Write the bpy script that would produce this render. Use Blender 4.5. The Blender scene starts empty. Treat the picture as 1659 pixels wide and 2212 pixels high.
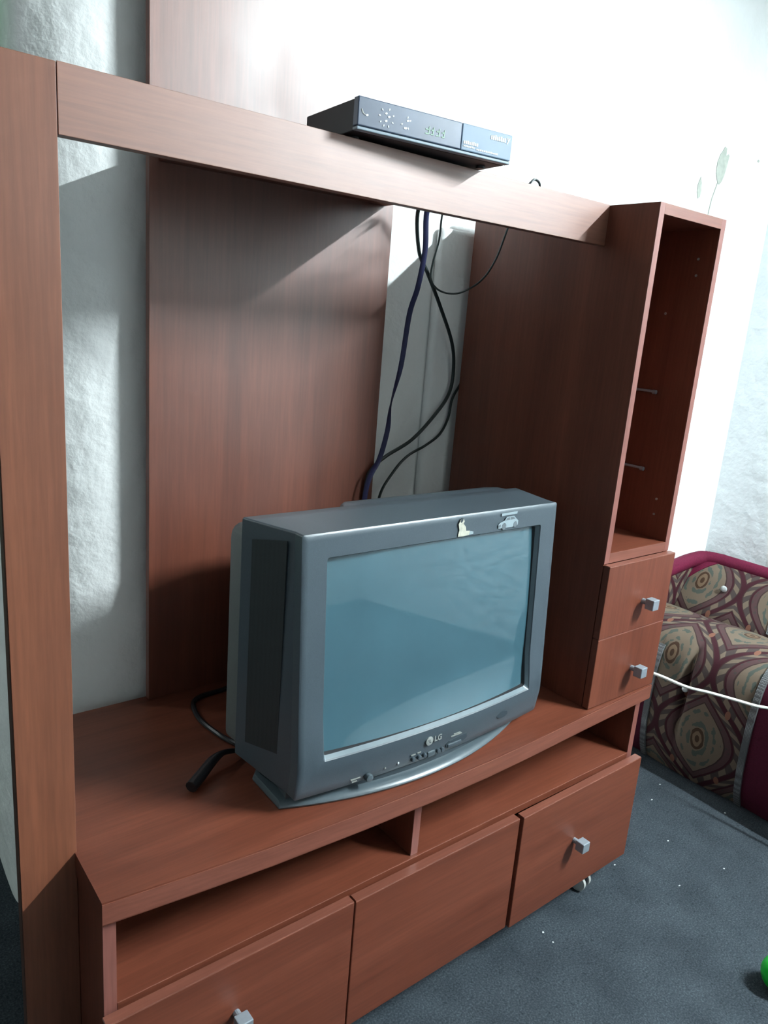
import bpy, bmesh, math, random
from mathutils import Vector, Matrix

random.seed(4)
S = bpy.context.scene
COL = S.collection
Z0 = 0.52                      # all shapes below are given with z = 0 on the bench top; the floor is at -Z0
FLOOR = -Z0

# ------------------------------------------------------------------ camera
cam_d = bpy.data.cameras.new('camera')
cam = bpy.data.objects.new('camera', cam_d)
COL.objects.link(cam)
cam_d.sensor_fit = 'HORIZONTAL'
cam_d.sensor_width = 36.0
cam_d.lens = 35.287
cam_d.clip_start = 0.02
rt = Vector((0.78502867, -0.61459225, 0.07750071))
dn = Vector((-0.09284291, -0.24043058, -0.96621599))
fw = Vector((0.61246239, 0.75131186, -0.24580543))
M = Matrix((rt, -dn, -fw)).transposed().to_4x4()
M.translation = Vector((-0.26617, -0.94939, 0.75858 + Z0))
cam.matrix_world = M
S.camera = cam

# ------------------------------------------------------------------ world, exposure
S.view_settings.view_transform = 'Standard'
S.view_settings.look = 'None'
S.view_settings.exposure = 0.27
S.view_settings.gamma = 1.0
S.view_settings.use_curve_mapping = False
W = bpy.data.worlds.new('daylight')
S.world = W
W.use_nodes = True
bg = W.node_tree.nodes['Background']
bg.inputs[0].default_value = (0.62, 0.84, 1.0, 1)
bg.inputs[1].default_value = 0.48
TUBE_POWER = 1800.0             # emission of the fluorescent tube
TUBE_COL = (0.85, 0.97, 1.0)

# portal that guides samples of the daylight through an unseen doorway added in wall_left for fill
pl = bpy.data.lights.new('daylight_portal', 'AREA')
pl.shape = 'RECTANGLE'; pl.size = 1.5; pl.size_y = 2.0
pl.cycles.is_portal = True
po = bpy.data.objects.new('daylight_portal', pl)
COL.objects.link(po)
po.location = (-2.02, -1.75, 1.05)
po.rotation_euler = (0, math.radians(-90), 0)

# ------------------------------------------------------------------ helpers
BASE = {}


def link(o):
    COL.objects.link(o)
    return o


def thing(name, label, cat, at, group=None):
    o = link(bpy.data.objects.new(name, None))
    o.empty_display_size = 0.05
    o.location = (at[0], at[1], at[2] + Z0)
    BASE[o.name] = Vector(at)
    o['label'] = label
    o['category'] = cat
    if group:
        o['group'] = group
    return o


def base_of(o):
    while o.parent:
        o = o.parent
    return BASE[o.name]


def part(name, bm, mat, parent=None, smooth=False, label=None):
    me = bpy.data.meshes.new(name)
    if parent is not None:
        b = base_of(parent)
        bmesh.ops.translate(bm, verts=bm.verts, vec=-b)
    else:
        bmesh.ops.translate(bm, verts=bm.verts, vec=(0, 0, Z0))
    bmesh.ops.recalc_face_normals(bm, faces=bm.faces)
    bm.to_mesh(me)
    bm.free()
    for m in (mat if isinstance(mat, (list, tuple)) else [mat]):
        me.materials.append(m)
    if smooth:
        me.polygons.foreach_set('use_smooth', [True] * len(me.polygons))
        try:
            me.set_sharp_from_angle(angle=math.radians(38))
        except Exception:
            pass
    o = link(bpy.data.objects.new(name, me))
    if parent is not None:
        o.parent = parent
    if label:
        o['label'] = label
    return o


def solo(name, bm, mat, label, cat, group=None, smooth=True):
    """a top-level thing that is one mesh; its origin is put at the base of the mesh"""
    xs = [v.co.x for v in bm.verts]; ys = [v.co.y for v in bm.verts]; zs = [v.co.z for v in bm.verts]
    at = Vector(((min(xs) + max(xs)) / 2, (min(ys) + max(ys)) / 2, min(zs)))
    bmesh.ops.translate(bm, verts=bm.verts, vec=-at - Vector((0, 0, Z0)))
    o = part(name, bm, mat, None, smooth)
    o.location = (at.x, at.y, at.z + Z0)
    o['label'] = label
    o['category'] = cat
    if group:
        o['group'] = group
    return o


def struct(name, bm, mat, smooth=False):
    o = part(name, bm, mat, None, smooth)
    BASE[o.name] = Vector((0, 0, -Z0))
    o['kind'] = 'structure'
    return o


def box(x0, x1, y0, y1, z0, z1, bev=0.0012, bm=None, rot=None, piv=None, seg=2):
    nb = bmesh.new()
    bmesh.ops.create_cube(nb, size=1.0)
    for v in nb.verts:
        v.co = Vector(((x0 + x1) / 2 + v.co.x * (x1 - x0), (y0 + y1) / 2 + v.co.y * (y1 - y0), (z0 + z1) / 2 + v.co.z * (z1 - z0)))
    if bev > 0:
        bmesh.ops.bevel(nb, geom=list(nb.edges), offset=bev, segments=seg, profile=0.5, affect='EDGES')
    if rot is not None:
        bmesh.ops.rotate(nb, verts=nb.verts, cent=piv or Vector((x0, y0, z0)), matrix=rot)
    if bm is None:
        return nb
    join(bm, nb)
    return bm


def join(bm, nb):
    me = bpy.data.meshes.new('tmp')
    nb.to_mesh(me)
    nb.free()
    bm.from_mesh(me)
    bpy.data.meshes.remove(me)


def cyl(c, r, h, axis='Z', seg=24, bev=0.0, bm=None, r2=None):
    nb = bmesh.new()
    bmesh.ops.create_cone(nb, cap_ends=True, segments=seg, radius1=r, radius2=r if r2 is None else r2, depth=h)
    if bev:
        es = [e for e in nb.edges if any(len(f.verts) > 4 for f in e.link_faces)]
        bmesh.ops.bevel(nb, geom=es, offset=bev, segments=2, profile=0.5, affect='EDGES')
    if axis == 'Y':
        bmesh.ops.rotate(nb, verts=nb.verts, cent=(0, 0, 0), matrix=Matrix.Rotation(math.radians(90), 3, 'X'))
    elif axis == 'X':
        bmesh.ops.rotate(nb, verts=nb.verts, cent=(0, 0, 0), matrix=Matrix.Rotation(math.radians(90), 3, 'Y'))
    bmesh.ops.translate(nb, verts=nb.verts, vec=Vector(c))
    if bm is None:
        return nb
    join(bm, nb)
    return bm


def catmull(pts, n=8):
    P = [Vector(p) for p in pts]
    P = [P[0] * 2 - P[1]] + P + [P[-1] * 2 - P[-2]]
    out = []
    for i in range(1, len(P) - 2):
        a, b, c, d = P[i - 1], P[i], P[i + 1], P[i + 2]
        for k in range(n):
            t = k / n
            out.append(0.5 * ((2 * b) + (c - a) * t + (2 * a - 5 * b + 4 * c - d) * t * t + (3 * b - a - 3 * c + d) * t ** 3))
    out.append(P[-2])
    return out


def tube(pts, r, seg=8, n=8, bm=None, radii=None, flat=None):
    """sweep a round (or, with flat=(width dir, thickness ratio), ribbon) section along a smooth curve"""
    C = catmull(pts, n)
    nb = bm or bmesh.new()
    rings = []
    up = Vector((0.3, -0.9, 0.31)).normalized()
    for i, p in enumerate(C):
        t = (C[min(i + 1, len(C) - 1)] - C[max(i - 1, 0)]).normalized()
        s = t.cross(up)
        if s.length < 1e-4:
            s = t.cross(Vector((1, 0, 0)))
        s.normalize()
        u = s.cross(t).normalized()
        rr = r
        if radii:
            f = i / (len(C) - 1) * (len(radii) - 1)
            k = min(int(f), len(radii) - 2)
            rr = radii[k] * (1 - (f - k)) + radii[k + 1] * (f - k)
        fl = 1.0
        tw = 0.0
        if flat:
            fl = flat[0]
            f = i / (len(C) - 1) * (len(flat[1]) - 1)
            k = min(int(f), len(flat[1]) - 2)
            tw = math.radians(flat[1][k] * (1 - (f - k)) + flat[1][k + 1] * (f - k))
        ring = []
        for k in range(seg):
            a = 2 * math.pi * k / seg
            x, y = math.cos(a) * rr, math.sin(a) * rr * fl
            x, y = x * math.cos(tw) - y * math.sin(tw), x * math.sin(tw) + y * math.cos(tw)
            ring.append(nb.verts.new(p + s * x + u * y))
        rings.append(ring)
    for a, b in zip(rings, rings[1:]):
        for k in range(seg):
            nb.faces.new((a[k], a[(k + 1) % seg], b[(k + 1) % seg], b[k]))
    nb.faces.new(rings[0])
    nb.faces.new(list(reversed(rings[-1])))
    return nb


def loops(ls, cap0=False, cap1=False, bm=None):
    """bridge a list of equal-length closed loops"""
    nb = bm or bmesh.new()
    R = [[nb.verts.new(Vector(p)) for p in l] for l in ls]
    n = len(R[0])
    for a, b in zip(R, R[1:]):
        for k in range(n):
            nb.faces.new((a[k], a[(k + 1) % n], b[(k + 1) % n], b[k]))
    if cap0:
        nb.faces.new(list(reversed(R[0])))
    if cap1:
        nb.faces.new(R[-1])
    return nb


def prism(poly, z0, z1, bev=0.0):
    """extrude an xy outline in z"""
    nb = bmesh.new()
    a = [nb.verts.new((x, y, z0)) for x, y in poly]
    b = [nb.verts.new((x, y, z1)) for x, y in poly]
    n = len(poly)
    for k in range(n):
        nb.faces.new((a[k], a[(k + 1) % n], b[(k + 1) % n], b[k]))
    nb.faces.new(list(reversed(a)))
    nb.faces.new(b)
    if bev:
        es = [e for e in nb.edges if len(e.link_faces) == 2 and e.calc_face_angle(0) > 0.6]
        bmesh.ops.bevel(nb, geom=es, offset=bev, segments=2, profile=0.5, affect='EDGES')
    return nb


def sheet(poly, y, th=0.0004, plane='XZ'):
    """thin flat print on a vertical face: outline (x, z) at depth y"""
    nb = bmesh.new()
    a = [nb.verts.new((p[0], y, p[1])) for p in poly]
    b = [nb.verts.new((p[0], y + th, p[1])) for p in poly]
    n = len(poly)
    nb.faces.new(a)
    nb.faces.new(list(reversed(b)))
    for k in range(n):
        nb.faces.new((a[k], b[k], b[(k + 1) % n], a[(k + 1) % n]))
    return nb


def ell(cx, cz, rx, rz, n=20, rot=0.0):
    o = []
    for k in range(n):
        a = 2 * math.pi * k / n
        x, z = rx * math.cos(a), rz * math.sin(a)
        o.append((cx + x * math.cos(rot) - z * math.sin(rot), cz + x * math.sin(rot) + z * math.cos(rot)))
    return o


# ------------------------------------------------------------------ materials
def new_mat(name):
    m = bpy.data.materials.new(name)
    m.use_nodes = True
    nt = m.node_tree
    return m, nt, nt.nodes['Principled BSDF']


def N(nt, t, **kw):
    n = nt.nodes.new(t)
    for k, v in kw.items():
        setattr(n, k, v)
    return n


K = 0.84      # overall reflectance scale of everything but the white walls


def ramp(nt, stops, k=1.0):
    stops = [(p, tuple(v * k for v in c)) for p, c in stops]
    r = N(nt, 'ShaderNodeValToRGB')
    e = r.color_ramp.elements
    while len(e) > 1:
        e.remove(e[-1])
    e[0].position = stops[0][0]; e[0].color = (*stops[0][1], 1)
    for p, c in stops[1:]:
        x = e.new(p); x.color = (*c, 1)
    return r


def plain(name, col, rough=0.5, metal=0.0, spec=0.5, noise=0.06, scale=60.0, bump=0.0, coat=0.0):
    m, nt, P = new_mat(name)
    tc = N(nt, 'ShaderNodeTexCoord')
    nz = N(nt, 'ShaderNodeTexNoise')
    nz.inputs['Scale'].default_value = scale
    nz.inputs['Detail'].default_value = 4
    nt.links.new(tc.outputs['Object'], nz.inputs['Vector'])
    r = ramp(nt, [(0.3, tuple(c * (1 - noise) for c in col)), (0.7, tuple(min(1, c * (1 + noise)) for c in col))], K)
    nt.links.new(nz.outputs['Fac'], r.inputs[0])
    nt.links.new(r.outputs[0], P.inputs['Base Color'])
    P.inputs['Roughness'].default_value = rough
    P.inputs['Metallic'].default_value = metal
    P.inputs['Specular IOR Level'].default_value = spec
    P.inputs['Coat Weight'].default_value = coat
    if bump:
        b = N(nt, 'ShaderNodeBump')
        b.inputs['Strength'].default_value = bump
        b.inputs['Distance'].default_value = 0.002
        nt.links.new(nz.outputs['Fac'], b.inputs['Height'])
        nt.links.new(b.outputs[0], P.inputs['Normal'])
    return m


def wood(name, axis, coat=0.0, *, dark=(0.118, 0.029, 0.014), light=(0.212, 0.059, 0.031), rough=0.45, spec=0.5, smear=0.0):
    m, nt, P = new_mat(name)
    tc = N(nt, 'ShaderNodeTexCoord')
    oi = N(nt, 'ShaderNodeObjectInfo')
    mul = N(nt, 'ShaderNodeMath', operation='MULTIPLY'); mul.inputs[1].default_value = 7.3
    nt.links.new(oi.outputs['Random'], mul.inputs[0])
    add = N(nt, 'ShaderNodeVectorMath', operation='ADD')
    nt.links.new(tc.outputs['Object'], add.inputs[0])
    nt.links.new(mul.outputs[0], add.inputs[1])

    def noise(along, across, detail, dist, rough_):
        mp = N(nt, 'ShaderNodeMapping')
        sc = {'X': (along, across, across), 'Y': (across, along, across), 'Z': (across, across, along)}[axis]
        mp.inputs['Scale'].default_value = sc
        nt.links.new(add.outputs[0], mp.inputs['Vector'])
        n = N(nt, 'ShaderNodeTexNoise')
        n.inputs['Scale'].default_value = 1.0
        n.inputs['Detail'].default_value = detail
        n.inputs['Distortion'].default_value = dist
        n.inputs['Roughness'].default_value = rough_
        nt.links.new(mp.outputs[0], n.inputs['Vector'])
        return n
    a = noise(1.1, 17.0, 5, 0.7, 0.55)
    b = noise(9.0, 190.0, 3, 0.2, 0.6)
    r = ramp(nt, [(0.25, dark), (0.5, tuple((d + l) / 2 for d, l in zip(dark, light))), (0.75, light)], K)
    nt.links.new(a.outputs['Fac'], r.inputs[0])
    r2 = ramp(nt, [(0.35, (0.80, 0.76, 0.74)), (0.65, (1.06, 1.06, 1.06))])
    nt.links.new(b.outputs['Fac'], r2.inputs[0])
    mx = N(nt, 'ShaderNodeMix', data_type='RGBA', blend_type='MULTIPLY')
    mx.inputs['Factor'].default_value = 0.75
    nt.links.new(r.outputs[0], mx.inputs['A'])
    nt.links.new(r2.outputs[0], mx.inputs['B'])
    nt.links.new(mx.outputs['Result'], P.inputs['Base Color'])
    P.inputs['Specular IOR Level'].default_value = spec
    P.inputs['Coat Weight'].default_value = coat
    P.inputs['Coat Roughness'].default_value = 0.48
    # finger smears and wear in the gloss
    sm = N(nt, 'ShaderNodeTexNoise')
    sm.inputs['Scale'].default_value = 3.5
    sm.inputs['Detail'].default_value = 5
    sm.inputs['Distortion'].default_value = 0.3
    nt.links.new(tc.outputs['Object'], sm.inputs['Vector'])
    mr = N(nt, 'ShaderNodeMapRange')
    mr.inputs['From Min'].default_value = 0.3; mr.inputs['From Max'].default_value = 0.7
    mr.inputs['To Min'].default_value = rough - 0.05 - smear; mr.inputs['To Max'].default_value = rough + 0.05 + smear
    nt.links.new(sm.outputs['Fac'], mr.inputs['Value'])
    nt.links.new(mr.outputs[0], P.inputs['Roughness'])
    bp = N(nt, 'ShaderNodeBump')
    bp.inputs['Strength'].default_value = 0.06
    bp.inputs['Distance'].default_value = 0.001
    nt.links.new(b.outputs['Fac'], bp.inputs['Height'])
    nt.links.new(bp.outputs[0], P.inputs['Normal'])
    return m


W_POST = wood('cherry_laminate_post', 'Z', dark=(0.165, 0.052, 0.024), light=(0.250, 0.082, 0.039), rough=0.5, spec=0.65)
W_X = wood('cherry_laminate_x', 'X')
W_Y = wood('cherry_laminate_y', 'Y')
W_Z = wood('cherry_laminate_z', 'Z')
W_PANEL = wood('cherry_laminate_panel', 'Z', 0.2, rough=0.42, spec=0.85, smear=0.04)
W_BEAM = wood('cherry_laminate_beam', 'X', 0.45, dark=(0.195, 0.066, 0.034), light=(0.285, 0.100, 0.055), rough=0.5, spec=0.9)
W_EDGE_X = wood('edge_band_x', 'X', dark=(0.19, 0.062, 0.040), light=(0.245, 0.082, 0.054), rough=0.4)
W_EDGE_Z = wood('edge_band_z', 'Z', dark=(0.23, 0.082, 0.064), light=(0.29, 0.108, 0.086), rough=0.4)
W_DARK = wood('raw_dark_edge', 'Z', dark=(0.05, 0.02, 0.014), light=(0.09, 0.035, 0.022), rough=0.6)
METAL = plain('brushed_aluminium', (0.34, 0.385, 0.43), 0.40, 0.35, noise=0.04, scale=200)
TVG = plain('tv_grey_plastic', (0.068, 0.090, 0.108), 0.36, noise=0.07, scale=500, bump=0.05)
TVG_D = plain('tv_dark_plastic', (0.040, 0.056, 0.068), 0.42, noise=0.08, scale=400)
TVG_R = plain('tv_rear_plastic', (0.120, 0.135, 0.135), 0.55, noise=0.06, scale=400)
TVG_L = plain('tv_plinth_plastic', (0.080, 0.105, 0.120), 0.28, noise=0.05, scale=300)
BLACK = plain('black_plastic', (0.012, 0.012, 0.015), 0.4, noise=0.1)
BLACK_M = plain('black_case', (0.004, 0.004, 0.007), 0.5, spec=0.25, noise=0.15, scale=150)
STB_F = plain('glossy_blue_black_front', (0.050, 0.072, 0.125), 0.38, noise=0.12, scale=25, spec=0.5)
STB_F2 = plain('flap_with_haze', (0.150, 0.220, 0.310), 0.45, noise=0.06, scale=25, spec=0.4)  # lamp haze reflected in the dark flap is put into this paler colour
STB_L = plain('trim_strip_grey', (0.20, 0.26, 0.31), 0.4)
PRINT_W = plain('white_print', (0.72, 0.76, 0.78), 0.5)
PRINT_G = plain('dull_grey_print', (0.30, 0.31, 0.29), 0.5)
CABLE = plain('cable_black', (0.010, 0.020, 0.020), 0.45)
CABLE_B = plain('ribbon_blue', (0.018, 0.020, 0.085), 0.5)
CABLE_W = plain('cable_white', (0.80, 0.80, 0.74), 0.45)
GREEN = plain('bright_green_plastic', (0.008, 0.72, 0.05), 0.35)
MAROON = plain('maroon_velvet', (0.075, 0.006, 0.022), 0.8, noise=0.2, scale=300, bump=0.1, spec=0.2)
MAROON_L = plain('maroon_piping', (0.135, 0.009, 0.036), 0.75, noise=0.18, scale=200, bump=0.1, spec=0.2)
CREAM = plain('cream_sticker_paper', (0.62, 0.60, 0.50), 0.6, noise=0.25, scale=120)
STICK_G = plain('grey_sticker_print', (0.16, 0.19, 0.21), 0.5, noise=0.2, scale=300)
STICK_S = plain('silver_sticker', (0.36, 0.44, 0.48), 0.4)
OLIVE = plain('faded_olive_print', (0.50, 0.53, 0.47), 0.85, noise=0.12, scale=60)
WHEEL = plain('grey_castor_plastic', (0.55, 0.56, 0.53), 0.5)
LINT = plain('white_lint', (0.75, 0.78, 0.78), 0.9)


def mat_screen():
    m, nt, P = new_mat('tv_tube_glass')
    tc = N(nt, 'ShaderNodeTexCoord')
    nz = N(nt, 'ShaderNodeTexNoise'); nz.inputs['Scale'].default_value = 7; nz.inputs['Detail'].default_value = 5
    nt.links.new(tc.outputs['Object'], nz.inputs['Vector'])
    r = ramp(nt, [(0.3, (0.042, 0.112, 0.146)), (0.7, (0.050, 0.132, 0.170))], K)
    nt.links.new(nz.outputs['Fac'], r.inputs[0])
    nt.links.new(r.outputs[0], P.inputs['Base Color'])
    P.inputs['Roughness'].default_value = 0.6
    P.inputs['Specular IOR Level'].default_value = 0.3
    P.inputs['Coat Weight'].default_value = 1.0
    P.inputs['Coat IOR'].default_value = 1.9
    P.inputs['Coat Roughness'].default_value = 0.03
    return m


SCREEN = mat_screen()


def mat_grille():
    m, nt, P = new_mat('speaker_grille')
    tc = N(nt, 'ShaderNodeTexCoord')
    v = N(nt, 'ShaderNodeTexVoronoi'); v.inputs['Scale'].default_value = 420; v.inputs['Randomness'].default_value = 0.0
    nt.links.new(tc.outputs['Object'], v.inputs['Vector'])
    r = ramp(nt, [(0.25, (0.016, 0.021, 0.024)), (0.5, (0.024, 0.032, 0.036))], K)
    nt.links.new(v.outputs['Distance'], r.inputs[0])
    nt.links.new(r.outputs[0], P.inputs['Base Color'])
    P.inputs['Roughness'].default_value = 0.55
    return m


GRILLE = mat_grille()


def mat_wall(name, col, lump=0.0, fine=0.25, green=False):
    m, nt, P = new_mat(name)
    tc = N(nt, 'ShaderNodeTexCoord')
    n1 = N(nt, 'ShaderNodeTexNoise'); n1.inputs['Scale'].default_value = 14; n1.inputs['Detail'].default_value = 6
    n2 = N(nt, 'ShaderNodeTexNoise'); n2.inputs['Scale'].default_value = 55; n2.inputs['Detail'].default_value = 4
    n3 = N(nt, 'ShaderNodeTexNoise'); n3.inputs['Scale'].default_value = 3; n3.inputs['Detail'].default_value = 3
    for n in (n1, n2, n3):
        nt.links.new(tc.outputs['Object'], n.inputs['Vector'])
    r = ramp(nt, [(0.3, tuple(c * 0.94 for c in col)), (0.7, col)])
    nt.links.new(n3.outputs['Fac'], r.inputs[0])
    out = r.outputs[0]
    if green:      # blends to green towards the top and far end of the wall
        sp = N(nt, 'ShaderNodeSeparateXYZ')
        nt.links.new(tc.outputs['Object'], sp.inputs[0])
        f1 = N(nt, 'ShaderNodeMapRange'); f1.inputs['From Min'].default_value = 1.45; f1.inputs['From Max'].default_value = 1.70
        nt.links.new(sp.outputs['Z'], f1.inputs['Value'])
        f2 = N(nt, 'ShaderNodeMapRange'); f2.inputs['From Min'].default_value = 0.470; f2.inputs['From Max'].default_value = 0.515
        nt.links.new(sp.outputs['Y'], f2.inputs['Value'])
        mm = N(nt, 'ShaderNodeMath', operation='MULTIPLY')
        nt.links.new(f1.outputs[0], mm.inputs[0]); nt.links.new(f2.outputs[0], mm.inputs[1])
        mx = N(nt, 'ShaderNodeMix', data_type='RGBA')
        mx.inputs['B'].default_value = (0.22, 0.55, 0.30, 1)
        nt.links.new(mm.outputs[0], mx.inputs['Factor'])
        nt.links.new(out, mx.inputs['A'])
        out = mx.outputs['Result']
    nt.links.new(out, P.inputs['Base Color'])
    P.inputs['Roughness'].default_value = 0.8
    P.inputs['Specular IOR Level'].default_value = 0.25
    b1 = N(nt, 'ShaderNodeBump'); b1.inputs['Strength'].default_value = fine; b1.inputs['Distance'].default_value = 0.004
    nt.links.new(n2.outputs['Fac'], b1.inputs['Height'])
    b2 = N(nt, 'ShaderNodeBump'); b2.inputs['Strength'].default_value = lump; b2.inputs['Distance'].default_value = 0.02
    nt.links.new(n1.outputs['Fac'], b2.inputs['Height'])
    nt.links.new(b1.outputs[0], b2.inputs['Normal'])
    nt.links.new(b2.outputs[0], P.inputs['Normal'])
    return m


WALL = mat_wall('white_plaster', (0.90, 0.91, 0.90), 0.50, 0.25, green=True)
WALL_R = mat_wall('rough_white_plaster', (0.86, 0.92, 0.95), 0.45, 0.35)
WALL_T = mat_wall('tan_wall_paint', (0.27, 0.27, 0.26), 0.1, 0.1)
WALL_G = mat_wall('green_wall_paint', (0.30, 0.52, 0.36), 0.1, 0.1)


def mat_carpet():
    m, nt, P = new_mat('grey_blue_felt_carpet')
    tc = N(nt, 'ShaderNodeTexCoord')
    n1 = N(nt, 'ShaderNodeTexNoise'); n1.inputs['Scale'].default_value = 260; n1.inputs['Detail'].default_value = 5
    n2 = N(nt, 'ShaderNodeTexNoise'); n2.inputs['Scale'].default_value = 9; n2.inputs['Detail'].default_value = 6
    n3 = N(nt, 'ShaderNodeTexNoise'); n3.inputs['Scale'].default_value = 90; n3.inputs['Detail'].default_value = 2
    for n in (n1, n2, n3):
        nt.links.new(tc.outputs['Object'], n.inputs['Vector'])
    r1 = ramp(nt, [(0.3, (0.028, 0.036, 0.043)), (0.52, (0.047, 0.058, 0.068)), (0.75, (0.090, 0.106, 0.120))], K)
    nt.links.new(n1.outputs['Fac'], r1.inputs[0])
    r2 = ramp(nt, [(0.3, (0.72, 0.72, 0.74)), (0.7, (1.12, 1.12, 1.12))])
    nt.links.new(n2.outputs['Fac'], r2.inputs[0])
    r3 = ramp(nt, [(0.28, (0.5, 0.5, 0.52)), (0.4, (1, 1, 1))])
    nt.links.new(n3.outputs['Fac'], r3.inputs[0])
    mx = N(nt, 'ShaderNodeMix', data_type='RGBA', blend_type='MULTIPLY'); mx.inputs['Factor'].default_value = 1
    nt.links.new(r1.outputs[0], mx.inputs['A']); nt.links.new(r2.outputs[0], mx.inputs['B'])
    mx2 = N(nt, 'ShaderNodeMix', data_type='RGBA', blend_type='MULTIPLY'); mx2.inputs['Factor'].default_value = 0.7
    nt.links.new(mx.outputs['Result'], mx2.inputs['A']); nt.links.new(r3.outputs[0], mx2.inputs['B'])
    nt.links.new(mx2.outputs['Result'], P.inputs['Base Color'])
    P.inputs['Roughness'].default_value = 0.95
    P.inputs['Specular IOR Level'].default_value = 0.1
    b = N(nt, 'ShaderNodeBump'); b.inputs['Strength'].default_value = 0.6; b.inputs['Distance'].default_value = 0.003
    nt.links.new(n1.outputs['Fac'], b.inputs['Height'])
    nt.links.new(b.outputs[0], P.inputs['Normal'])
    return m


CARPET = mat_carpet()


class Ex:
    """tiny expression builder over math nodes"""
    def __init__(s, nt, o): s.nt = nt; s.o = o

    def _op(s, op, b=None, c=None):
        n = s.nt.nodes.new('ShaderNodeMath'); n.operation = op
        for i, x in enumerate((s, b, c)):
            if x is None:
                continue
            if isinstance(x, Ex):
                s.nt.links.new(x.o, n.inputs[i])
            else:
                n.inputs[i].default_value = x
        return Ex(s.nt, n.outputs[0])

    def __add__(s, b): return s._op('ADD', b)
    def __sub__(s, b): return s._op('SUBTRACT', b)
    def __mul__(s, b): return s._op('MULTIPLY', b)
    def abs(s): return s._op('ABSOLUTE')
    def cos(s): return s._op('COSINE')
    def sin(s): return s._op('SINE')
    def sqrt(s): return s._op('SQRT')
    def gt(s, b): return s._op('GREATER_THAN', b)
    def lt(s, b): return s._op('LESS_THAN', b)
    def wrap(s, hi, lo): return s._op('WRAP', hi, lo)


def mat_damask():
    m, nt, P = new_mat('ogee_damask_upholstery')
    uv = N(nt, 'ShaderNodeUVMap'); uv.uv_map = 'UVMap'
    sp = N(nt, 'ShaderNodeSeparateXYZ')
    nt.links.new(uv.outputs[0], sp.inputs[0])
    nz = N(nt, 'ShaderNodeTexNoise'); nz.inputs['Scale'].default_value = 38; nz.inputs['Detail'].default_value = 3
    nt.links.new(uv.outputs[0], nz.inputs['Vector'])
    vo = N(nt, 'ShaderNodeTexVoronoi'); vo.inputs['Scale'].default_value = 60
    nt.links.new(uv.outputs[0], vo.inputs['Vector'])
    u = Ex(nt, sp.outputs['X']); v = Ex(nt, sp.outputs['Y'])
    nf = Ex(nt, nz.outputs['Fac']); vd = Ex(nt, vo.outputs['Distance'])
    A = 0.14; B = 0.215
    du = u.wrap(A, -A); dv = v.wrap(B, -B)
    h = (dv * (math.pi / B)).cos() * (A / 2) + A / 2
    d0 = h - du.abs()
    d = d0.abs() + (nf - 0.5) * 0.004
    sgn = d0.gt(0.0)
    # centre of this or the staggered cell
    cu = du.abs() - (sgn * -A + A)
    cv = dv.abs() - (sgn * -B + B)
    dvs = dv * 1.0
    rr = ((cu * cu) * 2.2 + cv * cv * 0.75).sqrt()
    maroon = (0.042, 0.006, 0.012)
    cream = (0.165, 0.125, 0.090)
    grey = (0.062, 0.046, 0.042)
    mauve = (0.082, 0.042, 0.043)
    brown = (0.060, 0.030, 0.016)
    dark = (0.045, 0.024, 0.022)
    teal = (0.075, 0.088, 0.075)
    tan = (0.18, 0.12, 0.075)

    def mix(a, b, f):
        x = N(nt, 'ShaderNodeMix', data_type='RGBA')
        for s, val in (('A', a), ('B', b)):
            if isinstance(val, tuple):
                x.inputs[s].default_value = (*[c * K for c in val], 1)
            else:
                nt.links.new(val, x.inputs[s])
        nt.links.new(f.o, x.inputs['Factor'])
        return x.outputs['Result']
    col = mix(cream, cream, d.gt(9))
    # scrolls and leaves inside the medallion
    scroll = ((rr * 190.0).sin() * 0.5 + (nf - 0.5) * 3.2).gt(0.35)
    col = mix(col, teal, scroll._op('MULTIPLY', rr.gt(0.022)))
    col = mix(col, tan, rr.lt(0.030))
    col = mix(col, brown, ((rr - 0.026).abs() + (nf - 0.5) * 0.012).lt(0.0045))
    col = mix(col, brown, rr.lt(0.010))
    col = mix(col, cream, (d - 0.066).abs().lt(0.004))
    col = mix(col, dark, (d - 0.060).abs().lt(0.0025))
    lace = (d - 0.048).abs().lt(0.010)
    col = mix(col, mauve, lace)
    col = mix(col, grey, lace * vd.lt(0.28))
    col = mix(col, maroon, d.lt(0.040))
    # twisted rope
    rope = (d - 0.021).abs().lt(0.011)
    tw = ((v * 150.0) + (d * 130.0)).sin()
    col = mix(col, cream, rope * tw.gt(0.0))
    col = mix(col, grey, rope * tw.lt(0.05))
    col = mix(col, dark, (d - 0.021).abs()._op('COMPARE', 0.0115, 0.0015))
    # small knots where the lattice lines meet
    knot = ((du.abs() - A / 2) * (du.abs() - A / 2) * 3.0 + (dv.abs() - B / 2) * (dv.abs() - B / 2)).lt(0.00018)
    col = mix(col, (0.20, 0.085, 0.055), knot)
    nt.links.new(col, P.inputs['Base Color'])
    P.inputs['Roughness'].default_value = 0.8
    P.inputs['Specular IOR Level'].default_value = 0.25
    b = N(nt, 'ShaderNodeBump'); b.inputs['Strength'].default_value = 0.3; b.inputs['Distance'].default_value = 0.002
    nt.links.new(d.o, b.inputs['Height'])
    nt.links.new(b.outputs[0], P.inputs['Normal'])
    return m


DAMASK = mat_damask()


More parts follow.
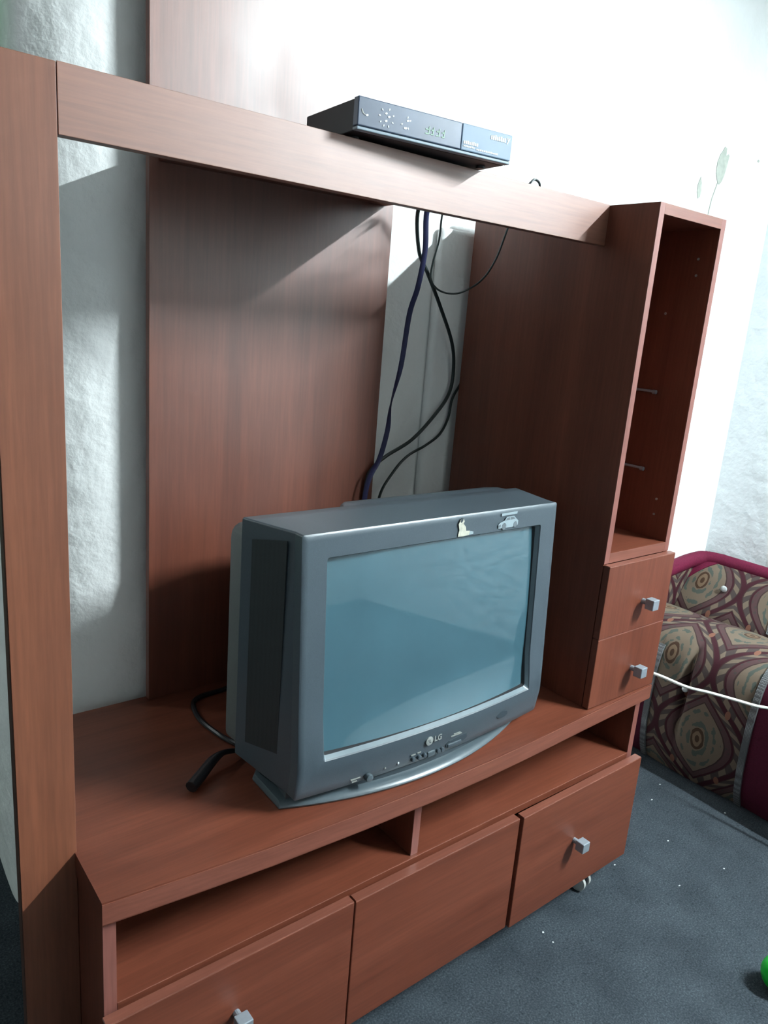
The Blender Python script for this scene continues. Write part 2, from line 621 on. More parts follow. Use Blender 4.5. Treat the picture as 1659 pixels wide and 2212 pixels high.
def mat_braid():
    m, nt, P = new_mat('silver_braid')
    tc = N(nt, 'ShaderNodeTexCoord')
    ck = N(nt, 'ShaderNodeTexVoronoi'); ck.inputs['Scale'].default_value = 260; ck.inputs['Randomness'].default_value = 0.1
    nt.links.new(tc.outputs['Object'], ck.inputs['Vector'])
    r = ramp(nt, [(0.2, (0.34, 0.36, 0.37)), (0.55, (0.11, 0.115, 0.12))], K)
    nt.links.new(ck.outputs['Distance'], r.inputs[0])
    nt.links.new(r.outputs[0], P.inputs['Base Color'])
    P.inputs['Roughness'].default_value = 0.45
    P.inputs['Metallic'].default_value = 0.35
    b = N(nt, 'ShaderNodeBump'); b.inputs['Strength'].default_value = 0.6; b.inputs['Distance'].default_value = 0.002; b.invert = True
    nt.links.new(ck.outputs['Distance'], b.inputs['Height'])
    nt.links.new(b.outputs[0], P.inputs['Normal'])
    return m


BRAID = mat_braid()
GEM = plain('clear_gem', (0.70, 0.76, 0.76), 0.12, 0.3, spec=0.9)


def mat_emit(name, col, s):
    m = bpy.data.materials.new(name)
    m.use_nodes = True
    nt = m.node_tree
    nt.nodes.clear()
    e = N(nt, 'ShaderNodeEmission'); e.inputs[0].default_value = (*col, 1); e.inputs[1].default_value = s
    o = N(nt, 'ShaderNodeOutputMaterial')
    nt.links.new(e.outputs[0], o.inputs[0])
    return m


# ------------------------------------------------------------------ the room
XL, XR, YF, YB = -2.0, 2.35, -3.2, 0.41
ZC = 2.25
struct('floor', box(-3.2, XR, YF, 2.2, FLOOR - 0.05, FLOOR, 0), CARPET)
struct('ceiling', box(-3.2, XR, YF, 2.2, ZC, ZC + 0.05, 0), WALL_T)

# back wall: rounded free end on the left, shallow step with a sloping flank on the right
poly = [(0.06, 1.25), (0.045, 1.0), (0.034, 0.80), (0.029, 0.66)]
for k in range(13):
    a = math.pi - (math.pi / 2) * k / 12
    poly.append((0.215 + 0.187 * math.cos(a), YB + 0.18 - 0.18 * math.sin(a)))
poly += [(0.30, YB), (0.9, YB), (1.53, YB), (1.545, YB - 0.004), (1.70, YB - 0.034), (1.72, YB - 0.036), (XR, YB - 0.036), (XR, 1.25)]
wb = prism(poly, FLOOR, ZC)
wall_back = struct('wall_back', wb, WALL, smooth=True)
struct('wall_right', box(XR, XR + 0.1, YF, 1.25, FLOOR, ZC, 0), WALL_R)
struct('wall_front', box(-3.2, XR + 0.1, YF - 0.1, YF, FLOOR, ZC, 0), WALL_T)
wl = box(XL - 0.12, XL, YF, -2.5, FLOOR, ZC, 0)
box(XL - 0.12, XL, -1.0, 2.2, FLOOR, ZC, 0, bm=wl)
box(XL - 0.12, XL, -2.5, -1.0, 1.55, ZC, 0, bm=wl)  # gap forms an unseen doorway, added to let in bluish fill
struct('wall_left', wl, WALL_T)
struct('wall_passage', box(-3.2, XR + 0.1, 2.2, 2.3, FLOOR, ZC, 0), WALL_G)
df = box(XL - 0.13, XL + 0.02, -2.56, -2.5, FLOOR, 1.61, 0.003)
box(XL - 0.13, XL + 0.02, -1.0, -0.94, FLOOR, 1.61, 0.003, bm=df)
box(XL - 0.13, XL + 0.02, -2.5, -1.0, 1.55, 1.61, 0.003, bm=df)
struct('trim_1', df, W_Z)  # frame of the added, unseen doorway

struct('trim_2', box(0.928, 1.32, 0.386, YB + 0.002, FLOOR, 0.972, 0.012, seg=3), WALL, smooth=True)

# printed flowers on the back wall
yw = YB - 0.0375


def dec(name, pl_):
    part(name, sheet(pl_, yw, 0.001), OLIVE, wall_back)


tul = [(2.000, 1.235), (1.983, 1.26), (1.980, 1.29), (1.990, 1.315), (2.000, 1.325), (2.008, 1.338), (2.020, 1.335), (2.022, 1.315),
       (2.034, 1.322), (2.040, 1.318), (2.036, 1.29), (2.030, 1.262), (2.020, 1.242), (2.010, 1.233)]
dec('tulip_print', tul)
dec('stem_print', [(1.998, 1.236), (2.002, 1.236), (1.986, 1.19), (1.978, 1.13), (1.974, 1.13), (1.982, 1.19)])
dec('leaf_print', [(1.907, 1.178), (1.898, 1.195), (1.896, 1.215), (1.905, 1.238), (1.914, 1.222), (1.919, 1.20), (1.916, 1.183)])
dec('bud_print', ell(2.215, 1.335, 0.006, 0.004, 10))
dec('bud_print', ell(1.672, 1.233, 0.009, 0.013, 12)) if False else None

# ------------------------------------------------------------------ fluorescent tube on the right wall (out of view, lights the room)
LX, LY, LZ = 2.09, -1.72, 1.94
lamp = thing('tube_lamp', 'white fluorescent batten lamp hanging from the ceiling near the right wall', 'lamp', (LX, LY, LZ))
part('lamp_body', box(LX - 0.025, LX + 0.025, LY - 0.50, LY + 0.50, LZ + 0.035, LZ + 0.085, 0.004), CABLE_W, lamp)
for yy in (LY - 0.48, LY + 0.48):
    part('lamp_holder', box(LX - 0.018, LX + 0.018, yy - 0.012, yy + 0.012, LZ - 0.02, LZ + 0.036, 0.004), CABLE_W, lamp)
    part('hanger_rod', cyl((LX, yy * 0.8 + LY * 0.2, (LZ + 0.085 + ZC) / 2), 0.004, ZC - LZ - 0.085, 'Z', 8), METAL, lamp)
tb = cyl((LX, LY, LZ), 0.014, 0.93, 'Y', 20)
part('glowing_tube', tb, mat_emit('tube_glow', TUBE_COL, TUBE_POWER), lamp, smooth=True)

# bare bulb in the passage behind the wall's free end (out of view)
pb = thing('passage_bulb', 'bare bulb hanging in the passage behind the left end of the wall', 'lamp', (-0.9, 1.25, 1.30))
nb = bmesh.new()
bmesh.ops.create_uvsphere(nb, u_segments=20, v_segments=12, radius=0.05)
bmesh.ops.translate(nb, verts=nb.verts, vec=(-0.9, 1.25, 1.30))
part('glowing_bulb', nb, mat_emit('bulb_glow', (0.88, 0.97, 1.0), 200.0), pb, smooth=True)
part('bulb_socket', cyl((-0.9, 1.25, 1.37), 0.02, 0.06, 'Z', 14), CABLE_W, pb)
part('bulb_cord', cyl((-0.9, 1.25, (1.40 + ZC) / 2), 0.003, ZC - 1.40, 'Z', 8), CABLE_W, pb)

# ------------------------------------------------------------------ the wall unit
U = thing('tv_wall_unit', 'cherry wood TV wall unit with bench, frame and narrow tower', 'wall unit', (0.6, 0.1, FLOOR))
TOPT = 0.036
front = [(-0.003, -0.114), (0.12, -0.126), (0.242, -0.136), (0.40, -0.1435), (0.543, -0.1475), (0.68, -0.147), (0.80, -0.1435), (0.99, -0.134), (1.12, -0.1285), (1.237, -0.124)]
bt = prism(front + [(1.237, 0.378), (-0.003, 0.378)], -TOPT, 0.0, 0.003)
part('bench_top', bt, W_X, U, smooth=True)
eb = bmesh.new()
poly = [(x, y - 0.0012) for x, y in front] + [(x, y + 0.001) for x, y in reversed(front)]
part('top_edge_band', prism(poly, -TOPT + 0.0025, -0.0025), W_EDGE_X, U, smooth=True)
part('side_panel', box(0.0, 0.018, -0.104, 0.37, -0.465, -TOPT, 0.001), W_Z, U)
part('edge_band', box(0.0, 0.018, -0.1055, -0.104, -0.465, -TOPT, 0.0004), W_EDGE_Z, U)
part('side_panel', box(1.217, 1.235, -0.104, 0.37, -0.465, -TOPT, 0.001), W_Z, U)
part('edge_band', box(1.217, 1.235, -0.1055, -0.104, -0.465, -TOPT, 0.0004), W_EDGE_Z, U)
part('compartment_floor', box(0.018, 1.217, -0.106, 0.36, -0.196, -0.180, 0.001), W_X, U)
part('divider', box(0.553, 0.570, -0.098, 0.355, -0.180, -TOPT, 0.001), W_Z, U)
part('edge_band', box(0.553, 0.570, -0.0995, -0.098, -0.180, -TOPT, 0.0004), W_EDGE_Z, U)
part('bench_back', box(0.018, 1.217, 0.358, 0.366, -0.465, -TOPT, 0.0), W_X, U)
part('bench_bottom', box(0.018, 1.217, -0.10, 0.358, -0.465, -0.447, 0.001), W_X, U)
part('upright', box(0.404, 0.420, -0.10, 0.355, -0.447, -0.196, 0.001), W_Z, U)
part('upright', box(0.808, 0.824, -0.10, 0.355, -0.447, -0.196, 0.001), W_Z, U)


def make_knob(door, cx, cy, cz):
    nb = cyl((cx, cy - 0.006, cz), 0.006, 0.014, 'Y', 12)
    box(cx - 0.0115, cx + 0.0115, cy - 0.032, cy - 0.012, cz - 0.0115, cz + 0.0115, 0.0015, bm=nb)
    part('knob', nb, METAL, door, label='square brushed metal knob')


def front_panel(name, x0, x1, y0, z0, z1, mat, edge, kx, kz, yaw=0.0, th=0.018):
    piv = Vector(((x0 + x1) / 2, y0, z0))
    rot = Matrix.Rotation(math.radians(yaw), 3, 'Z')
    d = part(name, box(x0, x1, y0, y0 + th, z0, z1, 0.0015, rot=rot, piv=piv), mat, U)
    part('top_edge', box(x0 + 0.001, x1 - 0.001, y0 + 0.001, y0 + th - 0.0005, z1 - 0.0006, z1 + 0.0008, 0.0003, rot=rot, piv=piv), edge, d)
    if kx is not None:
        nb = cyl((kx, y0 - 0.007, kz), 0.006, 0.016, 'Y', 12)
        box(kx - 0.0115, kx + 0.0115, y0 - 0.034, y0 - 0.013, kz - 0.0115, kz + 0.0115, 0.0015, bm=nb)
        part('knob', nb, METAL, d, label='square brushed metal knob')
    return d


front_panel('door', -0.006, 0.4045, -0.132, -0.447, -0.183, W_X, W_EDGE_X, 0.189, -0.278)
front_panel('door', 0.4075, 0.8150, -0.132, -0.447, -0.185, W_X, W_EDGE_X, None, None)
front_panel('door', 0.8225, 1.2375, -0.134, -0.450, -0.185, W_X, W_EDGE_X, 1.011, -0.314, yaw=0.5)

# castors under the bench
def castor(x, y, yaw):
    nb = box(x - 0.022, x + 0.022, y - 0.022, y + 0.022, -0.469, -0.465, 0.001)
    cyl((x, y, -0.475), 0.008, 0.014, 'Z', 12, bm=nb)
    box(x - 0.007, x + 0.007, y - 0.019, y + 0.019, -0.5, -0.477, 0.005, bm=nb)
    h = part('castor', nb, BLACK, U)
    R = Matrix.Rotation(math.radians(yaw), 3, 'Z')
    for s in (-1, 1):
        w = cyl((x + s * 0.0125, y, -0.499), 0.0205, 0.0095, 'X', 22, 0.002)
        bmesh.ops.rotate(w, verts=w.verts, cent=(x, y, 0), matrix=R)
        part('wheel', w, WHEEL, h, smooth=True, label='pale grey castor wheel')


castor(1.126, -0.094, 10)
castor(0.10, -0.05, -20)
castor(1.15, 0.30, 5)
castor(0.10, 0.30, 30)

# frame: post, beam, back panel and the shelf behind the beam
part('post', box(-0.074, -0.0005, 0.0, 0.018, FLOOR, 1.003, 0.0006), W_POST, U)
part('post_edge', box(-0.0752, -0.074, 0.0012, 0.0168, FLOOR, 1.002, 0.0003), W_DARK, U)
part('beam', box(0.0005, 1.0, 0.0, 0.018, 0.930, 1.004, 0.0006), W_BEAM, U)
part('top_shelf', box(0.262, 0.742, 0.018, 0.362, 0.986, 1.003, 0.001), W_X, U)
part('back_panel', box(0.2445, 0.763, 0.362, 0.378, 0.0, 1.42, 0.0008), W_PANEL, U)

# tower
TX0, TX1, TF, TB, TH = 1.0, 1.232, -0.1085, 0.36, 1.003
part('tower_side', box(TX0, TX0 + 0.016, TF + 0.0015, TB, 0.0, TH, 0.0006), W_Z, U)
part('tower_side', box(TX1 - 0.016, TX1, TF + 0.0015, TB, 0.0, TH, 0.0006), W_Z, U)
part('tower_top', box(TX0 + 0.016, TX1 - 0.016, TF + 0.0015, TB, TH - 0.019, TH, 0.0006), W_Y, U)
part('niche_floor', box(TX0 + 0.016, TX1 - 0.016, TF + 0.0015, TB - 0.01, 0.3215, 0.339, 0.0006), W_X, U)
part('tower_back', box(TX0 + 0.016, TX1 - 0.016, TB - 0.01, TB - 0.003, 0.0, TH - 0.019, 0.0), W_Z, U)
part('edge_band', box(TX0, TX0 + 0.016, TF, TF + 0.0015, 0.318, TH, 0.0004), W_EDGE_Z, U)
part('edge_band', box(TX1 - 0.016, TX1, TF, TF + 0.0015, 0.318, TH, 0.0004), W_EDGE_Z, U)
part('edge_band', box(TX0 + 0.016, TX1 - 0.016, TF, TF + 0.0015, TH - 0.019, TH, 0.0004), W_EDGE_X, U)
part('edge_band', box(TX0 + 0.016, TX1 - 0.016, TF, TF + 0.0015, 0.318, 0.339, 0.0004), W_EDGE_X, U)


def drawer(z0, z1, kz):
    y0 = -0.1245
    d = part('drawer', box(TX0 - 0.001, TX1 + 0.005, y0, y0 + 0.0155, z0, z1, 0.0012), W_Z, U)
    part('top_edge', box(TX0, TX1 + 0.004, y0 + 0.001, y0 + 0.015, z1 - 0.0006, z1 + 0.0008, 0.0003), W_EDGE_X, d)
    nb = cyl((1.138, y0 - 0.007, kz), 0.006, 0.016, 'Y', 12)
    box(1.138 - 0.011, 1.138 + 0.011, y0 - 0.033, y0 - 0.013, kz - 0.0115, kz + 0.0115, 0.0015, bm=nb)
    part('knob', nb, METAL, d, label='square brushed metal knob')


drawer(0.1590, 0.3165, 0.222)
drawer(0.0025, 0.1575, 0.066)
# shelf supports and screw caps on the niche's right cheek
for z in (0.656, 0.488):
    nb = cyl((1.2085, 0.045, z), 0.0028, 0.14, 'Y', 10)
    cyl((1.2085, -0.027, z - 0.001), 0.0045, 0.008, 'Y', 10, bm=nb)
    part('shelf_support', nb, METAL, U, smooth=True)
for (y, z) in ((-0.072, 0.928), (-0.073, 0.896), (-0.018, 0.819), (-0.07, 0.427), (-0.07, 0.393)):
    part('screw_cap', cyl((1.2155, y, z), 0.0026, 0.002, 'X', 10), PRINT_G, U)

# ------------------------------------------------------------------ television
T = thing('television', 'grey box-shaped tube television with blank teal screen on the bench', 'television', (0.57, 0.0, 0.0))


def yf(z, x=None):
    return -0.080 - 0.026 * max(0.0, 1 - z / 0.452)


def rect(x0, x1, z0, z1, yfun, rad=0.01, n=10, bowz=0.0):
    """closed loop in xz, counter-clockwise from lower left, n segments per straight side"""
    pts = []

    def arc(cx, cz, a0):
        for k in range(5):
            a = math.radians(a0 + 90 * k / 4)
            pts.append((cx + rad * math.cos(a), cz + rad * math.sin(a)))

    def line(p, q):
        for k in range(1, n):
            t = k / n
            pts.append((p[0] + (q[0] - p[0]) * t, p[1] + (q[1] - p[1]) * t))
    arc(x0 + rad, z0 + rad, 180); line((x0 + rad, z0), (x1 - rad, z0))
    arc(x1 - rad, z0 + rad, 270); line((x1, z0 + rad), (x1, z1 - rad))
    arc(x1 - rad, z1 - rad, 0); line((x1 - rad, z1), (x0 + rad, z1))
    arc(x0 + rad, z1 - rad, 90); line((x0, z1 - rad), (x0, z0 + rad))
    return [(x, yfun(x, z), z) for x, z in pts]


def bow(x):
    return 0.030 * max(0.0, 1 - ((x - 0.578) / 0.285) ** 2)


def ybez(x, z):
    k = min(1.0, max(0.0, (0.17 - z) / 0.08))
    k = k * k * (3 - 2 * k)
    return yf(z) - 0.62 * bow(x) * k + 0.20 * max(0.0, 0.080 - z)


OX0, OX1, OZ0, OZ1 = 0.2975, 0.8620, 0.026, 0.4525
IX0, IX1, IZ0, IZ1 = 0.3405, 0.8190, 0.088, 0.4145
L = [rect(OX0, OX1, OZ0, OZ1, lambda x, z: ybez(x, z) + 0.022, 0.004),
     rect(OX0, OX1, OZ0, OZ1, lambda x, z: ybez(x, z) + 0.002, 0.004),
     rect(OX0 + 0.003, OX1 - 0.003, OZ0 + 0.003, OZ1 - 0.003, ybez, 0.005)]
for k in range(1, 6):
    t = k / 5
    L.append(rect(OX0 + 0.003 + (IX0 - OX0 - 0.003) * t, OX1 - 0.003 + (IX1 - OX1 + 0.003) * t,
                  OZ0 + 0.003 + (IZ0 - OZ0 - 0.003) * t, OZ1 - 0.003 + (IZ1 - OZ1 + 0.003) * t, ybez, 0.005 - 0.001 * t))
L.append(rect(IX0 + 0.0015, IX1 - 0.0015, IZ0 + 0.0015, IZ1 - 0.0015, lambda x, z: ybez(x, z) + 0.002, 0.004))
bez = part('bezel', loops(L), TVG, T, smooth=True)
# sloping inner lip around the tube
L = [rect(IX0 + 0.0015, IX1 - 0.0015, IZ0 + 0.0015, IZ1 - 0.0015, lambda x, z: ybez(x, z) + 0.002, 0.004),
     rect(IX0 + 0.003, IX1 - 0.006, IZ0 + 0.006, IZ1 - 0.004, lambda x, z: ybez(x, z) + 0.008, 0.005)]
part('screen_lip', loops(L), plain('tv_lip_plastic', (0.125, 0.17, 0.195), 0.33), bez, smooth=True)
L = [rect(IX0 + 0.003, IX1 - 0.006, IZ0 + 0.006, IZ1 - 0.004, lambda x, z: ybez(x, z) + 0.008, 0.005),
     rect(IX0 + 0.005, IX1 - 0.009, IZ0 + 0.009, IZ1 - 0.006, lambda x, z: ybez(x, z) + 0.017, 0.006)]
part('screen_gasket', loops(L), BLACK, bez, smooth=True)
# curved tube glass
nb = bmesh.new()
nx, nz_ = 24, 18
G = []
for i in range(nx + 1):
    row = []
    for j in range(nz_ + 1):
        a = i / nx * 2 - 1; b = j / nz_ * 2 - 1
        x = (IX0 + IX1) / 2 + a * ((IX1 - IX0) / 2 - 0.004)
        z = (IZ0 + IZ1) / 2 + b * ((IZ1 - IZ0) / 2 - 0.002) + 0.004
        row.append(nb.verts.new((x, yf(z) + 0.004 + 0.006 * a * a + 0.004 * b * b - 0.62 * bow(x) * min(1.0, max(0.0, (0.17 - z) / 0.08)) ** 2, z)))
    G.append(row)
for i in range(nx):
    for j in range(nz_):
        nb.faces.new((G[i][j], G[i + 1][j], G[i + 1][j + 1], G[i][j + 1]))
part('screen', nb, SCREEN, T, smooth=True)
# housing: flared front shell, then the tapering rear
FL = 0.030
L = []
for t in (0.0, 0.25, 0.5, 0.75, 1.0):
    e = FL * t
    yb = -0.080 + 0.022 + (0.045 + 0.058) * t
    L.append(rect(OX0 - e, OX1 + e * 0.8, OZ0 + 0.018 * t, OZ1 - 0.001 * t,
                  lambda x, z, t=t: (ybez(x, z) + 0.0215) * (1 - t) + 0.045 * t, 0.004))
L.append(rect(OX0 - FL + 0.006, OX1 + FL * 0.8 - 0.006, 0.048, OZ1 - 0.004, lambda x, z: 0.050, 0.006))
part('front_shell', loops(L, cap1=True), TVG, T, smooth=True)
L = [rect(0.276, 0.884, 0.046, 0.430, lambda x, z: 0.046, 0.018),
     rect(0.277, 0.883, 0.040, 0.428, lambda x, z: 0.098, 0.020),
     rect(0.284, 0.876, 0.042, 0.422, lambda x, z: 0.112, 0.024),
     rect(0.330, 0.830, 0.050, 0.395, lambda x, z: 0.170, 0.03),
     rect(0.390, 0.770, 0.060, 0.340, lambda x, z: 0.270, 0.03),
     rect(0.400, 0.760, 0.066, 0.330, lambda x, z: 0.282, 0.03)]
part('rear_housing', loops(L, cap0=True, cap1=True), TVG_R, T, smooth=True)
# raised hump along the top rear
L = [rect(0.455, 0.870, 0.42, 0.4495, lambda x, z: 0.040, 0.004),
     rect(0.470, 0.868, 0.42, 0.4475, lambda x, z: 0.075, 0.006),
     rect(0.490, 0.860, 0.41, 0.4430, lambda x, z: 0.100, 0.010),
     rect(0.500, 0.850, 0.39, 0.4200, lambda x, z: 0.130, 0.010)]
part('top_hump', loops(L, cap0=True, cap1=True), TVG, T, smooth=True)
# speaker grilles on the flared flanks
for s in (-1, 1):
    nb = bmesh.new()
    V = []
    for off in (0.0, 0.0016):
        for (ty, z) in ((0.20, 0.088), (0.80, 0.078), (0.80, 0.4225), (0.20, 0.437)):
            if s < 0:
                x = OX0 - FL * ty
            else:
                x = OX1 + FL * 0.8 * ty
            y = (yf(0.2) + 0.0215) * (1 - ty) + 0.045 * ty
            V.append(nb.verts.new((x + s * (off - 0.0004), y, z)))
    for f in ((0, 1, 2, 3), (4, 5, 6, 7), (0, 1, 5, 4), (1, 2, 6, 5), (2, 3, 7, 6), (3, 0, 4, 7)):
        nb.faces.new([V[i] for i in f])
    part('speaker_grille', nb, GRILLE, T)
# plinth: recessed dark foot and a pale curved lip
def arcfront(x0, x1, yc, k, cx, n=24):
    return [(x0 + (x1 - x0) * i / n, yc + k * ((x0 + (x1 - x0) * i / n - cx) / 0.27) ** 2) for i in range(n + 1)]


fp = arcfront(0.300, 0.822, -0.108, 0.046, 0.560)
part('foot', prism(fp + [(0.80, 0.16), (0.33, 0.16)], 0.004, 0.029), TVG_D, T, smooth=True)
L = []
for (dy, z, ins) in ((0.012, 0.0, 0.006), (0.002, 0.0015, 0.001), (0.0, 0.005, 0.0), (0.002, 0.0085, 0.001), (0.010, 0.0125, 0.004), (0.022, 0.0145, 0.012)):
    f = arcfront(0.286 + ins, 0.824 - ins, -0.1275 + dy, 0.056, 0.558)
    L.append([(x, y, z) for x, y in f] + [(0.815 - ins, -0.04, z), (0.78, 0.10, z), (0.36, 0.10, z), (0.288 + ins, 0.02, z)])
part('plinth', loops(L, cap0=True, cap1=True), TVG_L, T, smooth=True)
# chin furniture
def chin(x, z):
    return ybez(x, z)


def disc(name, x, z, r, mat, h=0.003, lab=None, par=None):
    return part(name, cyl((x, chin(x, z) - h / 2 + 0.0005, z), r, h, 'Y', 16, r * 0.2), mat, par or bez, smooth=True, label=lab)


disc('power_button', 0.428, 0.0345, 0.0070, TVG_L, 0.010, 'round power button')
disc('indicator_light', 0.463, 0.0390, 0.0016, PRINT_G, 0.002)
disc('indicator_light', 0.490, 0.0400, 0.0020, PRINT_W, 0.002)
for x, z in ((0.521, 0.038), (0.534, 0.038), (0.546, 0.0385)):
    disc('control_button', x, z, 0.0042, TVG, 0.006)
part('control_pad', box(0.554, 0.572, chin(0.563, 0.036) - 0.003, chin(0.563, 0.036) + 0.004, 0.030, 0.0405, 0.002), TVG_L, bez)
for x, z in ((0.578, 0.037), (0.588, 0.036)):
    disc('control_button', x, z, 0.0042, TVG, 0.006)
# socket flap with an open dark slot
yv = chin(0.625, 0.04)
part('socket_recess', sheet([(0.598, 0.036), (0.640, 0.038), (0.648, 0.043), (0.646, 0.0505), (0.636, 0.051), (0.604, 0.047), (0.597, 0.042)], yv - 0.0022, 0.004), TVG_D, bez)
part('socket_flap', box(0.600, 0.634, yv - 0.004, yv + 0.002, 0.0345, 0.0425, 0.002), TVG, bez)
part('sensor_window', sheet(ell(0.742, 0.0585, 0.015, 0.0070, 24), chin(0.742, 0.0585) - 0.0012, 0.003), TVG_D, bez)
# printed marks: button captions, emblem and letters
for x0, x1, z in ((0.396, 0.415, 0.0365), (0.399, 0.409, 0.0315), (0.516, 0.526, 0.0465), (0.530, 0.538, 0.0470), (0.606, 0.632, 0.0560), (0.612, 0.628, 0.0590)):
    part('caption_print', sheet([(x0, z - 0.0009), (x1, z - 0.0009), (x1, z + 0.0009), (x0, z + 0.0009)], chin((x0 + x1) / 2, z) - 0.0012, 0.002), PRINT_G, bez)
ex, ez = 0.552, 0.0655
EMB = plain('emblem_silver', (0.42, 0.44, 0.42), 0.4, 0.3)
emblem = part('round_emblem', cyl((ex, chin(ex, ez) - 0.0010, ez), 0.0082, 0.003, 'Y', 28, 0.0008), EMB, bez, smooth=True)
# the face inside the emblem: an open ring, a nose stroke and a dot
for poly in ([(ex - 0.0007, ez - 0.003), (ex + 0.003, ez - 0.003), (ex + 0.003, ez - 0.002), (ex + 0.0004, ez - 0.002), (ex + 0.0004, ez + 0.0035), (ex - 0.0007, ez + 0.0035)],
             ell(ex - 0.0032, ez + 0.002, 0.0009, 0.0009, 10)):
    part('emblem_mark', sheet(poly, chin(ex, ez) - 0.0029, 0.0006), TVG_D, bez)


def text(s, x, y, z, size, mat, parent, name):
    cu = bpy.data.curves.new('t', 'FONT')
    cu.body = s; cu.size = size; cu.extrude = 0.0004; cu.offset = size * 0.02
    o = bpy.data.objects.new('t', cu)
    COL.objects.link(o)
    dg = bpy.context.evaluated_depsgraph_get()
    me = bpy.data.meshes.new_from_object(o.evaluated_get(dg))
    nb = bmesh.new(); nb.from_mesh(me)
    bpy.data.objects.remove(o); bpy.data.curves.remove(cu); bpy.data.meshes.remove(me)
    bmesh.ops.rotate(nb, verts=nb.verts, cent=(0, 0, 0), matrix=Matrix.Rotation(math.radians(90), 3, 'X'))
    bmesh.ops.translate(nb, verts=nb.verts, vec=(x, y, z))
    return part(name, nb, mat, parent)


text('LG', 0.5635, chin(0.572, 0.062) - 0.0012, 0.0605, 0.0150, EMB, bez, 'logo_letters')
# sticker remains on the top of the bezel
ys = -0.0835
part('torn_sticker', sheet([(0.604, 0.4165), (0.606, 0.428), (0.603, 0.438), (0.607, 0.4455), (0.613, 0.4480), (0.6165, 0.4420), (0.6145, 0.4380), (0.6205, 0.4320), (0.6225, 0.4245), (0.631, 0.4240), (0.632, 0.4170), (0.618, 0.4155)], ys, 0.0006), CREAM, bez, label='torn cream sticker')
part('torn_sticker', sheet([(0.6065, 0.4420), (0.609, 0.4490), (0.6135, 0.4485), (0.6125, 0.4430), (0.609, 0.4400)], ys - 0.0002, 0.0006), TVG_D, bez, label='dark scrap of sticker')
part('torn_sticker', sheet([(0.630, 0.4170), (0.632, 0.4235), (0.640, 0.4215), (0.640, 0.4170)], ys - 0.0001, 0.0006), STICK_S, bez, label='silver scrap of sticker')
cx = 0.728
car = [(cx - 0.026, 0.4195), (cx - 0.027, 0.4265), (cx - 0.022, 0.4300), (cx - 0.012, 0.4325), (cx - 0.007, 0.4390), (cx + 0.012, 0.4395), (cx + 0.019, 0.4335), (cx + 0.024, 0.4300), (cx + 0.024, 0.4220), (cx + 0.010, 0.4190)]
part('car_sticker', sheet(car, ys, 0.0006), STICK_S, bez, label='grey car-shaped sticker')
for poly in (ell(cx - 0.012, 0.4225, 0.0055, 0.0062, 14), ell(cx + 0.017, 0.4235, 0.0045, 0.0055, 14),
             [(cx - 0.009, 0.4330), (cx - 0.005, 0.4375), (cx + 0.001, 0.4378), (cx + 0.001, 0.4332)],
             [(cx + 0.003, 0.4332), (cx + 0.003, 0.4378), (cx + 0.011, 0.4378), (cx + 0.016, 0.4335)],
             [(cx - 0.026, 0.4215), (cx - 0.026, 0.4255), (cx - 0.021, 0.4265), (cx - 0.021, 0.4215)]):
    part('car_sticker', sheet(poly, ys - 0.0003, 0.0006), STICK_G, bez, label='dark wheel or window of the car sticker')
part('label_sticker', sheet([(0.708, 0.4415), (0.7485, 0.4425), (0.7490, 0.4468), (0.7085, 0.4460)], ys + 0.001, 0.0006), STICK_S, bez, label='small silver label')

# ------------------------------------------------------------------ set-top box on the beam
YAW = Matrix.Rotation(math.radians(-5.6), 3, 'Z')
PV = Vector((0.382, -0.030, 1.004))
B = thing('set_top_box', 'black set-top box lying askew on top of the beam', 'set-top box', (0.52, 0.03, 1.004))
SW, SD = 0.277, 0.160
sx, sy, sz = 0.382, -0.030, 1.004


def sb(x0, x1, y0, y1, z0, z1, bev=0.001):
    nb = box(sx + x0, sx + x1, sy + y0, sy + y1, sz + z0, sz + z1, bev)
    bmesh.ops.rotate(nb, verts=nb.verts, cent=PV, matrix=YAW)
    return nb


def sp_(poly, mat, name, par, out=0.0006):
    nb = sheet([(sx + x, sz + z) for x, z in poly], sy - out, out + 0.0006)
    bmesh.ops.rotate(nb, verts=nb.verts, cent=PV, matrix=YAW)
    part(name, nb, mat, par)


part('case', sb(0.002, SW - 0.002, 0.012, SD, 0.004, 0.0455, 0.0015), BLACK_M, B)
for fx in (0.022, SW - 0.022):
    for fy in (0.045, SD - 0.012):
        nb = cyl((sx + fx, sy + fy, sz + 0.0026), 0.007, 0.0052, 'Z', 14)
        bmesh.ops.rotate(nb, verts=nb.verts, cent=PV, matrix=YAW)
        part('rubber_foot', nb, BLACK, B)
fpn = part('front_panel', sb(0.0, 0.1785, 0.0, 0.013, 0.0095, 0.0462, 0.0014), STB_F, B)
flp = part('front_flap', sb(0.1792, SW, 0.0, 0.013, 0.0095, 0.0462, 0.0014), STB_F2, B)
part('trim_strip', sb(0.0, SW, 0.0005, 0.013, 0.0045, 0.0088, 0.0012), STB_L, B)
